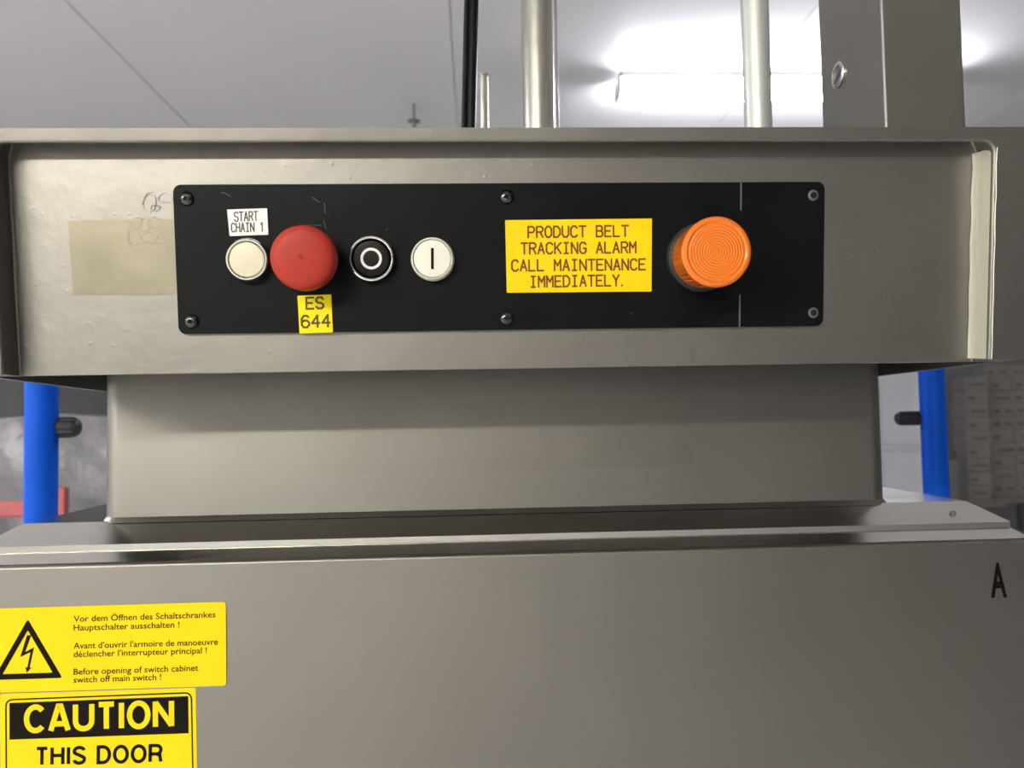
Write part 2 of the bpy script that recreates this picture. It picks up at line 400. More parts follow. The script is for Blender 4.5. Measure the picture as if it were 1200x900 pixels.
OL, OR, OT = OX-0.3370, OX+0.3500, 0.0789                   # outer edge
# path round the opening, bottom left up, over and down to bottom right
path = [((UL, None), (1, 0), (OL, None))]
for i in range(1, 5):
    vv = vb(0) + (VT - RC - vb(0)) * i / 4; path.append(((UL, vv), (1, 0), (OL, vv)))
for i in range(1, 9):
    a = R(180 - 90*i/8); c = (UL+RC, VT-RC)
    tt = i/8; out = (OL, VT-RC + (OT-VT+RC)*tt*2) if tt <= .5 else (OL + (UL+RC-OL)*(tt-.5)*2, OT)
    path.append(((c[0]+RC*math.cos(a), c[1]+RC*math.sin(a)), (-math.cos(a), -math.sin(a)), out))
for i in range(1, 12):
    u = UL+RC + (UR-UL-2*RC)*i/12; path.append(((u, VT), (0, -1), (u, OT)))
for i in range(0, 8):
    a = R(90 - 90*i/8); c = (UR-RC, VT-RC); tt = i/8
    out = (UR-RC + (OR-UR+RC)*tt*2, OT) if tt <= .5 else (OR, OT - (OT-VT+RC)*(tt-.5)*2)
    path.append(((c[0]+RC*math.cos(a), c[1]+RC*math.sin(a)), (-math.cos(a), -math.sin(a)), out))
for i in range(4, 0, -1):
    vv = vb(0) + (VT - RC - vb(0)) * i / 4; path.append(((UR, vv), (-1, 0), (OR, vv)))
path.append(((UR, None), (-1, 0), (OR, None)))
rf, rc_ = 0.0020, 0.0016                                # rounded rim edge, fillet at the panel
prof = []
for i in range(5):
    a = R(90*i/4); prof.append((-rf + rf*math.sin(a), WF - rf + rf*math.cos(a)))
for i in range(1, 6):
    a = R(90*i/5); prof.append((rc_ - rc_*math.cos(a), rc_ - rc_*math.sin(a)))
def wob(i, k):                                          # hand-ground weld: slightly uneven
    return 0.0002*math.sin(i*2.7+k) + 0.00015*math.sin(i*5.1+2*k)
BY = 0.85; BOL, BOR = -0.385, 0.398                     # back of the head, flared
bm = bmesh.new(); grid = []
npth = len(path)
def clampv(v, w_): return vb(w_) if v is None else v
for i, (p, nrm, out) in enumerate(path):
    row = []
    ow = clampv(out[1], WF)
    po = uvw(out[0], ow, WF + (0.0007 if abs(out[1]-OT) < 1e-6 else 0)) if out[1] is not None else uvw(out[0], ow, WF)
    fx = (out[0] - OL) / (OR - OL); fx = 0 if abs(out[0]-OL) < 1e-6 else (1 if abs(out[0]-OR) < 1e-6 else fx)
    bx_ = BOL + (BOR - BOL) * fx
    row.append(bm.verts.new((bx_, BY, po.z)))
    row.append(bm.verts.new(po))
    for kk, (o_, w_) in enumerate(prof):
        u = p[0] + nrm[0]*o_; v = clampv(p[1], w_) + nrm[1]*o_ if p[1] is not None else vb(w_)
        if nrm[1] < -0.2 and kk > 3: v += 0.0075 * (1 - w_/(WF-rf)) * min(1, -nrm[1]) ** 2     # hollow behind the lip
        if 0 < i < npth-1 and kk > 5: u += nrm[0]*wob(i, kk); v += nrm[1]*wob(i, kk)
        row.append(bm.verts.new(uvw(u, v, w_)))
    grid.append(row)
for a, b in zip(grid, grid[1:]):
    for j in range(len(a)-1): bm.faces.new((a[j], a[j+1], b[j+1], b[j]))
panel_face = bm.faces.new([r_[-1] for r_ in grid])                 # the recessed face
# underside: a rim of folded sheet round a hollow
yp = uvw(0, vb(0), 0).y; e_ = 0.005
fl = OL + (BOL-OL)*(yp+e_-0.51)/(BY-0.51) + e_; fr = OR + (BOR-OR)*(yp+e_-0.51)/(BY-0.51) - e_
hole = [bm.verts.new(p) for p in ((BOL+e_, BY-e_, ZB), (fl, yp+e_, ZB), (fr, yp+e_, ZB), (BOR-e_, BY-e_, ZB))]
cav = [bm.verts.new(v.co + V((0, 0, 0.095))) for v in hole]
outer = list(grid[0]) + list(reversed(grid[-1]))
es_ = []
for lp in (outer, hole):
    for i in range(len(lp)):
        a, b = lp[i], lp[(i+1) % len(lp)]
        es_.append(bm.edges.get((a, b)) or bm.edges.new((a, b)))
bmesh.ops.triangle_fill(bm, edges=es_, use_beauty=True)
for i in range(4): bm.faces.new((hole[i], hole[(i+1) % 4], cav[(i+1) % 4], cav[i]))
bm.faces.new(cav)
back = bm.faces.new([r_[0] for r_ in grid])
bmesh.ops.triangulate(bm, faces=[panel_face, back])
head = link('control_head', to_mesh(bm), M_head, root, smooth=30)
# ground weld strip along the right wall of the recess
wl = []
for i in range(15):
    v = vb(0) + 0.002 + (VT - 0.006 - vb(0)) * i / 14
    wl.append((v, 0.0006*math.sin(i*1.9) + 0.0004*math.sin(i*4.3)))
bm = bmesh.new(); rows = []
for v, d in wl:
    rows.append([bm.verts.new(uvw(UR - 0.0035 - d, v, 0.0003)), bm.verts.new(uvw(UR - 0.0018 - d, v, 0.0028)), bm.verts.new(uvw(UR - 0.0008, v, 0.0075)),
                 bm.verts.new(uvw(UR - 0.0004, v, WF - 0.004)), bm.verts.new(uvw(UR + 0.0004, v, WF - 0.0012)), bm.verts.new(uvw(UR + 0.0022 + d*.5, v, WF + 0.0003))])
for a, b in zip(rows, rows[1:]):
    for j in range(5): bm.faces.new((a[j], a[j+1], b[j+1], b[j]))
link('weld_seam', to_mesh(bm), M_weld, head, smooth=60)['label'] = 'bright ground weld seam'

def face_quad(pxs, w_): return [face(x, y, w_) for x, y in pxs]
def on_face(u, v, w_=0.0): return PF @ Matrix.Translation((u, v, w_))
# adhesive residue and ghost scribble on the head
link('adhesive_residue', slab(face_quad([(80, 259), (206, 257), (210, 345), (86, 346)], 0)[::-1], 0.00012), M_resid, head, on_face(0, 0, 0.0002), smooth=0)['label'] = 'beige rectangle of old adhesive'
scr = []
def loop(cx, cy, rx, ry, n=14, j=1.2):
    ph = random.random()*6
    return [(cx + rx*math.cos(ph+i*2*math.pi/n*0.93) + random.uniform(-j, j), cy + ry*math.sin(ph+i*2*math.pi/n*0.93) + random.uniform(-j, j)) for i in range(n+1)]
for a in ((176, 238, 8, 10), (182, 244, 5, 4), (160, 262, 6, 7), (170, 264, 7, 8), (182, 262, 8, 7), (158, 278, 7, 9), (176, 278, 10, 6), (194, 232, 9, 5)): scr.append(loop(*a))
scr += [[(166, 240), (172, 227), (179, 225)], [(152, 268), (150, 280), (156, 293), (168, 297)], [(165, 285), (178, 286), (198, 285)], [(195, 290), (199, 300)]]
link('faint_scribble', ribbons([[face(x, y, .0003) for x, y in l] for l in scr], 0.00035, 0.00005), M_scrib, head, on_face(0, 0, 0.00033), smooth=0)

# ---- black control plate
P1 = 0.003
plate = link('control_plate', slab(rrect(OX-0.2095, OX+0.2183, -0.0490, 0.0470, 0.0045), P1, 0.0006), M_plate, root, on_face(0, 0, 0))
plate['label'] = 'black rectangular control plate'
sl = [face(868.5, 213, P1), face(868.2, 246, P1), face(867, 346, P1), face(866.6, 383, P1)]
for a, b in ((0, 1), (2, 3)): link('scratch_line', ribbons([[sl[a], sl[b]]], 0.0010, 0.00005), M_scratch, plate, on_face(0, 0, P1), smooth=0)
mk = [[(259, 226), (263, 226), (270, 230)], [(366, 231), (374, 237)], [(362, 264), (376, 264)], [(379, 258), (382, 268)], [(380, 238), (381, 250)], [(452, 270), (455, 268)], [(738, 368), (741, 367)]]
for l in mk: link('scuff_mark', ribbons([[face(x, y, P1) for x, y in l]], 0.0005, 0.00004), M_scuff, plate, on_face(0, 0, P1), smooth=0)
scr_me = lathe([(0.0010, 0.0), (0.0046, 0.0), (0.0046, 0.0006), (0.0040, 0.0017), (0.0028, 0.0025), (0.0015, 0.0027), (0.0014, 0.0012), (0, 0.0012)], 28)
sock = lathe([(0, 0.0), (0.0016, 0.0), (0.0016, 0.0002), (0, 0.0002)], 6)
scr2 = lathe([(0.0010, 0.0), (0.0036, 0.0), (0.0034, 0.0005), (0.0029, 0.0007), (0.0021, 0.0007), (0.0019, 0.0002), (0, 0.0002)], 28)
for px, py, kind in ((219, 233, 0), (224.5, 376.5, 0), (593.5, 231, 0), (593.5, 373, 0), (953, 229, 1), (953, 366.5, 1)):
    u, v = face(px, py, P1)
    s = link('screw', (scr2 if kind else scr_me), None, plate, on_face(u, v, P1))
    if not s.data.materials:
        s.data.materials.append(M_screw2 if kind else M_screw); s.data.materials.append(M_socket)
        for p_ in s.data.polygons:
            if max(math.hypot(s.data.vertices[i].co.x, s.data.vertices[i].co.y) for i in p_.vertices) < (0.0022 if kind else 0.0016): p_.material_index = 1
    if kind: s['label'] = 'flat worn screw'

# ---- push buttons
def button(px, py, capmat, ringmat, rout=0.0143, rcap=0.0112, h=0.0065, name='push_button', label=None):
    u, v = face(px, py, P1 + h)
    M = on_face(u, v, P1)
    b = link(name, lathe([(rcap, 0), (rout, 0), (rout, h*0.55), (rout-0.0006, h*0.9), (rout-0.0014, h), (rcap+0.0006, h), (rcap, h-0.0012), (rcap, 0.0006)], 72), ringmat, root, M)
    if label: b['label'] = label
    c = link('button_cap', lathe([(rcap-0.0003, 0.0005), (rcap-0.0003, h-0.0012), (rcap-0.0009, h-0.0005), (rcap-0.003, h-0.0002), (0, h)], 72), capmat, b, M)
    return b, M, h
button(288.5, 304, M_cream, M_chrome, 0.0142, 0.0115, 0.0075, label='round cream push button in a chrome ring')
b, M, h = button(435, 303, M_black, M_black, 0.0141, 0.0122, 0.0065, label='round black push button with a white circle')
link('chrome_rim', lathe([(0.0130, h-0.0002), (0.0143, h-0.0006), (0.0144, h+0.0001), (0.0136, h+0.0005), (0.0130, h+0.0002)], 72), M_chrome, b, M)
link('circle_symbol', lathe([(0.0052, h), (0.0069, h), (0.0069, h+0.0002), (0.0052, h+0.0002), (0.0052, h)], 56), M_whitering, b, M)
b, M, h = button(506.5, 303, M_white, M_white, 0.0141, 0.0124, 0.0075, label='round white push button with a black bar')
link('bar_symbol', slab(rrect(-0.0009, 0.0009, -0.0068, 0.0068, 0.0004, 2), 0.0003), M_print, b, M @ Matrix.Translation((0.0001, 0, h-0.00025)) @ Matrix.Rotation(R(-1), 4, 'Z'))
# ---- emergency stop
hE = 0.030
u, v = face(353, 301, P1 + hE)
M = on_face(u, v, P1)
e = link('emergency_stop', lathe([(0, 0), (0.0165, 0), (0.0165, 0.003), (0.0135, 0.0045), (0.0125, 0.012), (0.0125, 0.016), (0, 0.016)], 64), M_redc, root, M)
e['label'] = 'red mushroom emergency stop'
link('mushroom_cap', lathe([(0.0120, 0.0135), (0.0180, 0.0135), (0.0198, 0.0150), (0.0203, 0.0185), (0.0203, 0.0235), (0.0197, 0.0268), (0.0180, 0.0288), (0.0150, 0.0298), (0.0100, 0.0303), (0.0016, 0.0305), (0.0010, 0.0300), (0, 0.0299)], 80), M_red, e, M)
link('centre_mark', lathe([(0, 0), (0.0008, 0), (0.0008, 0.0002), (0, 0.0002)], 16), M_redc, e, M @ Matrix.Translation((0, 0, 0.0301)))
# ---- orange warning lamp
hL = 0.040
u, v = face(840.5, 295, P1 + hL)
M = on_face(u, v, P1)
wl_ = link('warning_lamp', lathe([(0, 0), (0.0222, 0), (0.0225, 0.002), (0.0225, 0.009), (0.0215, 0.0100), (0.0205, 0.0105), (0.0205, 0.015), (0, 0.015)], 72), M_lampbase, root, M)
wl_['label'] = 'round orange warning lamp'
nr = 10
pr = [(0.0204, 0.0115), (0.0206, 0.012), (0.0214, 0.0345), (0.0218, 0.0360), (0.0217, 0.0385), (0.0206, 0.0398), (0.0190, 0.0401), (0.0178, 0.0392)]
for i in range(nr):
    pr += [(0.0172*(1-(i+j/6)/nr), 0.0394 - 0.00011*math.cos(j*math.pi/3)) for j in range(6)]
pr += [(0, 0.0393)]
link('lens', lathe(pr, 120, mod=lambda i, k: (1 + (0.012 if i % 3 == 0 else -0.006)) if 1 <= k <= 3 else 1), M_orange, wl_, M, smooth=35)
link('reflector', lathe([(0.0195, 0.0152), (0.0200, 0.030), (0.0175, 0.0365), (0.0, 0.0372)], 60), M_orange2, wl_, M)

# ---- labels on the plate
def label_plate(name, pxs, material, thick, label):
    q = face_quad(pxs, P1 + thick)
    o = link(name, slab(rquad(q[::-1], 0.0004, 2), thick), material, root, on_face(0, 0, P1), smooth=0)
    o['label'] = label
    return o
def line_px(s, p0, p1, cap_px, th, wd, material, parent):
    a, b_ = face(*p0, P1+th), face(*p1, P1+th)
    cap = abs(face(p0[0], p0[1]-cap_px, P1+th)[1] - a[1])
    link('lettering', engrave(s, a[0], b_[0], a[1], cap, wd, (b_[1]-a[1])/(b_[0]-a[0])), material, parent, on_face(0, 0, P1+th), smooth=0)
T1 = 0.0014
al = label_plate('alarm_label', [(592, 258), (764, 256), (763.5, 341.5), (594, 343)], M_amber, T1, 'yellow alarm label with four engraved lines')
for s, p0, p1 in (('PRODUCT BELT', (619, 278.3), (736, 276.8)), ('TRACKING ALARM', (611, 297.5), (745, 296)), ('CALL MAINTENANCE', (600, 317.5), (756, 316)), ('IMMEDIATELY.', (621.5, 336.5), (735, 334.5))):
    line_px(s, p0, p1, 12.5, T1, 0.00115, M_brown, al)
cl = label_plate('start_label', [(266, 245.5), (313, 244), (314.5, 275), (269, 276.5)], M_lwhite, 0.0012, 'small white label for the start button')
line_px('START', (275, 259.3), (302, 258.3), 10.5, 0.0012, 0.0007, M_dprint, cl)
line_px('CHAIN 1', (271.5, 271.8), (309, 270.8), 10, 0.0012, 0.0007, M_dprint, cl)
es = label_plate('number_label', [(348.5, 346.5), (388, 345), (390, 389.5), (351, 391)], M_lemon, 0.0012, 'small yellow number label')
line_px('ES', (359.3, 362), (379, 361.3), 13, 0.0012, 0.0013, M_brown2, es)
line_px('644', (353.8, 383.8), (386.5, 382.5), 13.5, 0.0012, 0.0013, M_brown2, es)

# ---- neck
NY = 0.64; NXL, NXR = -0.3066, 0.3472
ZR = CAM.z - 0.0788                                    # ridge of the cabinet roof
bm = bmesh.new(); rr = 0.0135; pts = []
for cx, cy, a0 in ((NXL+rr, NY+rr, 180), (NXR-rr, NY+rr, 270)):
    for i in range(9):
        a = R(a0 + 90*i/8); pts.append((cx + rr*math.cos(a), cy + rr*math.sin(a)))
pts += [(NXR, 0.80), (NXL, 0.80)]
lo = [bm.verts.new((x, y, ZR-0.01)) for x, y in pts]; hi = [bm.verts.new((x, y, ZB+0.096)) for x, y in pts]
for i in range(len(pts)): bm.faces.new((lo[i], lo[(i+1) % len(pts)], hi[(i+1) % len(pts)], hi[i]))
bm.faces.new(lo); bm.faces.new(hi)
neck = link('neck', to_mesh(bm), M_neck, root)
# weld bead at the foot of the neck
bm = bmesh.new(); rows = []
bp = [(NXL-0.001, 0.80)] + [p for p in pts[:18]] + [(NXR+0.001, 0.80)]
for i, (x, y) in enumerate(bp):
    nx = -1 if x < NXL+rr*0.3 else (1 if x > NXR-rr*0.3 else 0); ny = -1 if y < NY+rr*0.7 else 0
    l = math.hypot(nx, ny) or 1; nx /= l; ny /= l
    rows.append([bm.verts.new((x + nx*0.0001, y + ny*0.0001, ZR+0.0030)), bm.verts.new((x + nx*0.0016, y + ny*0.0016, ZR+0.0013)), bm.verts.new((x + nx*0.0034, y + ny*0.0034, ZR-0.0012))])
for a, b_ in zip(rows, rows[1:]):
    for j in range(2): bm.faces.new((a[j], a[j+1], b_[j+1], b_[j]))
link('weld_bead', to_mesh(bm), M_neck, neck, smooth=80)
def npt(px, py):
    p = at(px, py, NY); return (p.x, p.z)
q = [npt(*p) for p in ((370, 476), (808, 466), (811, 545), (371, 557))]
NF = Matrix(((1, 0, 0, 0), (0, 0, -1, NY - 0.00005), (0, 1, 0, 0), (0, 0, 0, 1)))
link('tape_ghost', slab(q[::-1], 0.00015), M_resid2, neck, NF, smooth=0)['label'] = 'faint rectangle left by tape'

# ---- cabinet: roof with hips, body, door
ZS = CAM.z - 0.0940; ZF = CAM.z - 0.1062               # seam and front edge heights
SY, FY = 0.615, 0.6030
CX0, CX1 = -0.402, 0.449
def hipmesh(levels, back):
    vs_, fs = [], []
    for (x0, x1, y, z) in levels: vs_ += [(x0, y, z), (x1, y, z), (x1, back, z), (x0, back, z)]
    for i in range(len(levels)-1):
        a, b_ = i*4, i*4+4
        for j in range(4): fs.append((a+j, a+(j+1) % 4, b_+(j+1) % 4, b_+j))
    fs.append((0, 1, 2, 3)); n = (len(levels)-1)*4; fs.append((n, n+1, n+2, n+3))
    return pydata(vs_, fs)
roof = link('roof_plate', hipmesh([(-0.3675, 0.4140, NY-0.0005, ZR), (-0.3870, 0.4335, SY+.001, ZS+.0015), (-0.3875, 0.4340, SY-.0006, ZS+.0006), (-0.3875, 0.4340, SY-.0006, ZS-.004)], 0.86), M_roof, root, smooth=20)
body = link('cabinet_body', hipmesh([(-0.3835, 0.4300, SY+0.004, ZS-.0012), (-0.3985, 0.4455, FY+0.0030, ZF+.0006), (CX0, CX1, FY+0.006, ZF-.0020), (CX0, CX1, FY+0.005, 0.10)], 1.05), M_roof, root, smooth=20)
dm = box(CX0-.001, CX1+.001, FY, FY+0.020, 0.14, ZF, 0.0028, 4)
door = link('cabinet_door', dm, M_door, root, smooth=40)
link('plinth', box(CX0+.03, CX1-.03, FY+0.05, 1.02, 0.0, 0.105), M_dark, root)
rv = at(1117, 601, 0.625)
link('roof_stud', lathe([(0, -0.004), (0.0022, -0.004), (0.0022, 0.0016), (0, 0.002)], 16), M_dark, root, Matrix.Translation((rv.x, 0.625, ZS+0.0075)))

DF = Matrix(((1, 0, 0, 0), (0, 0, -1, FY), (0, 1, 0, 0), (0, 0, 0, 1)))     # door frame: local x, y = world X, Z; z towards viewer
def dpt(px, py):
    p = at(px, py, FY); return (p.x, p.z)
def dfr(w_): return Matrix.Translation((0, -w_, 0)) @ DF
def dlen(px): return px * FY / F
# lower sign first, upper sticker overlaps it
q = [dpt(*p) for p in ((0.5, 813), (229.5, 806), (233, 1010), (1.5, 1017))]
cs = link('caution_sign', slab(rquad(q[::-1], dlen(2), 3), 0.0005), M_yellow, root, dfr(0), smooth=0)
cs['label'] = 'yellow caution sign with a black heading'
def ring(qo, ro, wd, lift, material, parent, name):
    o_ = rquad(qo, ro, 6); c = V((sum(p[0] for p in qo)/4, sum(p[1] for p in qo)/4))
    qi = []
    for i in range(4):
        p = V(qo[i]); a = (V(qo[i-1]) - p).normalized(); b_ = (V(qo[(i+1) % 4]) - p).normalized(); qi.append(tuple(p + (a+b_)*wd))
    i_ = rquad(qi, max(ro - wd, 1e-5), 6); n = len(o_)
    me = pydata([(*p, lift) for p in o_] + [(*p, lift) for p in i_], [(k_, (k_+1) % n, n+(k_+1) % n, n+k_) for k_ in range(n)])
    return link(name, me, material, parent, dfr(0), smooth=0)
ring([dpt(*p) for p in ((6.5, 819), (225.5, 810.5), (229, 1003), (7.5, 1010))], dlen(9), dlen(1.7), 0.00056, M_print, cs, 'border_line')
q = [dpt(*p) for p in ((11.5, 823.5), (221, 815.5), (221.5, 859), (11.5, 866.5))]
link('heading_block', slab(q[::-1], 0.00006), M_print, cs, dfr(0.0005), smooth=0)
link('lettering', bold_text('CAUTION', dpt(29, 859), dpt(204, 852), dlen(31), 0.19), M_yellow, cs, dfr(0.00056), smooth=0)
link('lettering', bold_text('THIS DOOR', dpt(42, 897), dpt(191, 893), dlen(20.5), 0.185), M_print, cs, dfr(0.0005), smooth=0)
q = [dpt(*p) for p in ((-26, 713.5), (265, 705), (265.5, 803), (-26, 812))]
vsn = link('voltage_sticker', slab(rquad(q[::-1], dlen(4), 4), 0.0006), M_yellow, root, dfr(0.0003), smooth=0)
vsn['label'] = 'yellow high voltage sticker with a warning triangle'
def tri(pxs, lift, material, name):
    q_ = [dpt(*p) for p in pxs]
    return q_
to = [V(dpt(*p)) for p in ((33.5, 725), (74, 794), (-7.5, 796.5))]
c = sum(to, V((0, 0))) / 3
ti = [c + (p - c)*0.715 for p in to]
oo = rquad([tuple(p) for p in to], dlen(3), 3); ii = rquad([tuple(p) for p in ti], dlen(0.8), 3); n = len(oo)
link('warning_triangle', pydata([(*p, 0.00066) for p in oo] + [(*p, 0.00066) for p in ii], [(k_, (k_+1) % n, n+(k_+1) % n, n+k_) for k_ in range(n)]), M_print, vsn, dfr(0.0003), smooth=0)
bolt = [dpt(*p) for p in ((32.5, 744), (37.5, 744), (30.5, 763.5), (41, 758), (35.5, 782), (38, 781.5), (32.3, 788), (30.5, 781), (32.8, 781.8), (36.5, 764), (24.5, 769.5))]
link('lightning_bolt', slab(bolt[::-1], 0.00005), M_print, vsn, dfr(0.0009), smooth=0)
for s, p0, p1 in (('Vor dem Öffnen des Schaltschrankes', (87, 728.3), (253, 723)), ('Hauptschalter ausschalten !', (87, 738.7), (211, 734.8)),
                  ("Avant d'ouvrir l'armoire de manoeuvre", (87, 759.8), (256, 755)), ("déclencher l'interrupteur principal !", (87, 769.7), (243, 765)),
                  ('Before opening of switch cabinet', (87, 790.2), (233, 785.5)), ('switch off main switch !', (87, 799.6), (189.5, 796.2))):
    print_text('lettering', s, dpt(*p0), dpt(*p1), dlen(6.6), M_print, vsn, dfr(0.0009), off=0.011, lift=0.0001)
print_text('door_letter', 'A', dpt(1161, 699), dpt(1180, 698.5), dlen(38), M_print, root, dfr(0.0), off=0.03, lift=0.0002)['label'] = 'black letter A'

# ================================================================== things standing on and around the machine
HT = uvw(0, OT, WF).z                                  # top of the head
# square column
Y1 = 0.53; cx0, cx1 = 0.558*Y1, 0.670*Y1; Y2 = 0.558/0.4705*Y1
t = empty('steel_column', ((cx0+cx1)/2, (Y1+Y2)/2, HT)); tag(t, 'square grey steel column with a slotted lock standing on the machine head', 'column')
link('shaft', box(cx0, cx1, Y1, Y2, HT-0.001, CZ, 0.0016, 3), M_col, t)
lk = None
for py in (88,):
    d = ray(983, py); s = cx0 / d.x; lk = CAM + d*s
LM = Matrix.Translation(lk) @ Matrix.Rotation(R(-90), 4, 'Y')
lo_ = link('lock', lathe([(0, 0), (0.0105, 0), (0.0105, 0.0012), (0.0090, 0.0020), (0.0078, 0.0020), (0.0074, 0.0004), (0, 0.0004)], 40), M_chrome, t, LM)
link('lock_core', box(-0.002, 0.002, -0.0065, 0.0065, 0.0003, 0.0018, 0.0004), M_screw2, lo_, LM @ Matrix.Rotation(R(35), 4, 'Z'))
link('lock_recess', lathe([(0, 0.0004), (0.0070, 0.0004), (0.0070, 0.0006), (0, 0.0006)], 32), M_tube, lo_, LM)
def standing_tube(name, px, py, Y, r, top, material, label, cat, base=None, seg=40):
    p = at(px, py, Y)
    me, M_ = tube((p.x, Y, HT-0.001), (p.x, Y, top), r, seg)
    return tag(link(name, me, material, None, M_), label, cat), p
o, p = standing_tube('steel_pipe', 630.5, 75, 0.75, 0.0158, CZ, M_tube, 'round stainless steel pipe rising from the machine head to the ceiling', 'pipe')
link('pipe_joint', lathe([(0.0156, 0), (0.0161, 0), (0.0161, 0.0006), (0.0156, 0.0006)], 40), M_tube, o, Matrix.Translation((p.x, 0.75, at(631, 61, 0.75).z)))
standing_tube('pale_pipe', 886.5, 75, 0.75, 0.0138, CZ, M_tube2, 'pale grey round pipe in front of the ceiling lamp', 'pipe')
pa, pb = at(552.5, 0, 0.75), at(549, 148, 0.75)
kx = (pa.x - pb.x) / (pa.z - pb.z)
def lean(z): return pb.x + kx*(z - pb.z)
cb = empty('black_conduit', (lean(HT), 0.75, HT)); tag(cb, 'thin black conduit rising from the machine head beside the steel pipe', 'conduit')
for nm, dx, r, dy in (('cable', -0.0045, 0.0028, -0.001), ('cable', 0.0022, 0.0050, 0.0)):
    me, M_ = tube((lean(HT)+dx, 0.75+dy, HT-0.001), (lean(CZ)+dx, 0.75+dy, CZ), r, 24)
    link(nm, me, M_black, cb, M_)
p = at(651, 75, 0.80)
tag(link('white_cable_run', *((lambda a: (a[0], M_wpan, None, a[1]))(tube((p.x, 0.80, HT-0.001), (p.x, 0.80, CZ), 0.0026, 16)))), 'thin white cable running up behind the steel pipe', 'cable')
p = at(567, 88, 0.80)
rd = empty('threaded_rod', (p.x, 0.80, HT)); tag(rd, 'short steel rod ending in mid air beside the black conduit', 'rod')
me, M_ = tube((p.x, 0.80, HT-0.001), (p.x, 0.80, p.z), 0.0042, 24); link('shank', me, M_tube, rd, M_)
link('rod_tip', lathe([(0, 0), (0.0052, 0), (0.0052, 0.002), (0.003, 0.003), (0, 0.003)], 20), M_cap, rd, Matrix.Translation((p.x, 0.80, p.z-0.001)))

# blue posts with ribbed stubs
def blue_post(px, py, rpx, Y, kx0, kx1, ky, kr, sgn, label):
    p = at(px, py, Y); r = rpx*Y/F
    t = empty('blue_post', (p.x, Y, 0)); tag(t, label, 'post')
    me, M_ = tube((p.x, Y, 0), (p.x, Y, CAM.z+0.22), r, 48); link('tube', me, M_blue, t, M_)
    link('foot_plate', box(p.x-.05, p.x+.05, Y-.05, Y+.05, 0, 0.008, .001), M_blue, t)
    end = at(kx1, ky, Y+0.008); L = abs(end.x - p.x); rr_ = kr*Y/F
    kn = link('stub_knob', lathe([(rr_*0.9, 0), (rr_, L*0.2), (rr_, L-rr_*0.75), (rr_*0.93, L-rr_*0.4), (rr_*0.72, L-rr_*0.12), (rr_*0.4, L), (0, L)], 48,
              mod=lambda i, k_: (1.0 if i % 4 < 2 else 0.93) if k_ < 4 else 1), M_rubber, t,
              Matrix.Translation((p.x, Y+0.008, end.z)) @ Matrix.Rotation(R(90*sgn), 4, 'Y'), smooth=20)
    kn['label'] = 'black ribbed rubber knob'
blue_post(48.5, 530, 17.0, 0.90, 68, 93.5, 500.5, 12, 1, 'bright blue round post beside the red rail')
blue_post(1094.5, 510, 14.3, 0.90, 1080, 1050, 490.5, 8.6, -1, 'dark blue round post beside the carton stacks')

# ================================================================== background
# ---- right: cartons on pallets, far back
YB = 12.4
def carton_mesh(w_, d_, h_): return box(-w_/2, w_/2, -d_/2, d_/2, 0.003, h_-0.003, 0.008, 2)
CW, CD, CH = 0.40, 0.36, 0.212
cm = carton_mesh(CW-.012, CD, CH)
mk_s = box(-0.055, 0.055, -0.002, 0.0, -0.022, 0.022); mk_l = box(-0.12, 0.12, -0.002, 0.0, -0.016, 0.016); tp = box(-(CW-.02)/2, (CW-.02)/2, -0.002, 0, -0.012, 0.012)
def carton(x, y, z, kind, label, group, rz=0.0):
    M = Matrix.Translation((x, y, z)) @ Matrix.Rotation(rz, 4, 'Z')
    o = tag(link('carton', cm, M_carton, None, M), label, 'carton', group)
    f = M @ Matrix.Translation((0, -CD/2+0.0005, 0))
    link('printed_mark', mk_s if kind % 2 == 0 else mk_l, M_mark, o, f @ Matrix.Translation((-0.09 if kind % 2 == 0 else 0.02, 0, CH*0.42)))
    if kind % 3 == 0: link('printed_mark', mk_s, M_mark, o, f @ Matrix.Translation((0.11, 0, CH*0.42)))
    link('closing_tape', tp, M_tape, o, f @ Matrix.Translation((0, 0, CH*0.86)))
def pallet(x, y, w_, label):
    t = empty('pallet', (x, y, 0)); tag(t, label, 'pallet')
    for i in range(3): link('block_runner', box(x-w_/2, x+w_/2, y-0.40+i*0.36, y-0.30+i*0.36, 0.0, 0.11), M_wood, t)
    for i in range(6): link('deck_board', box(x-w_/2, x+w_/2, y-0.40+i*0.145, y-0.28+i*0.145, 0.11, 0.135), M_wood, t)
xa = at(1153, 520, YB).x
ORD = ['bottom', 'second', 'third', 'fourth', 'fifth', 'sixth', 'seventh', 'eighth', 'ninth']
pallet(xa+0.8, YB+0.25, 1.66, 'wooden pallet under the tall carton stack by the back wall')
for i in range(4):
    for j in range(9):
        carton(xa + CW*(i+0.5) + random.uniform(-.006, .006), YB + random.uniform(-.02, .02), 0.135+CH*j, (i*5+j*7+random.randint(0, 1)), 'white printed carton in the ' + ORD[j] + ' layer of the tall stack by the back wall', ORD[j] + ' layer of the tall pallet stack')
    carton(xa + CW*(i+0.5), YB+0.1, 0.135+CH*9, i, 'topmost white carton set back on the tall stack by the back wall', 'top cartons of the tall stack')
xb = at(1124, 520, YB-0.5).x
pallet(xb+0.2, YB-0.25, 0.84, 'wooden pallet under the narrow carton stack')
for j in range(9):
    carton(xb + CW*0.5 + random.uniform(-.01, .01), YB-0.5 + random.uniform(-.02, .02), 0.135+CH*j, j*3+1, 'white printed carton, ' + ORD[j] + ' one up from the pallet in the narrow stack', 'cartons in the narrow pallet stack')
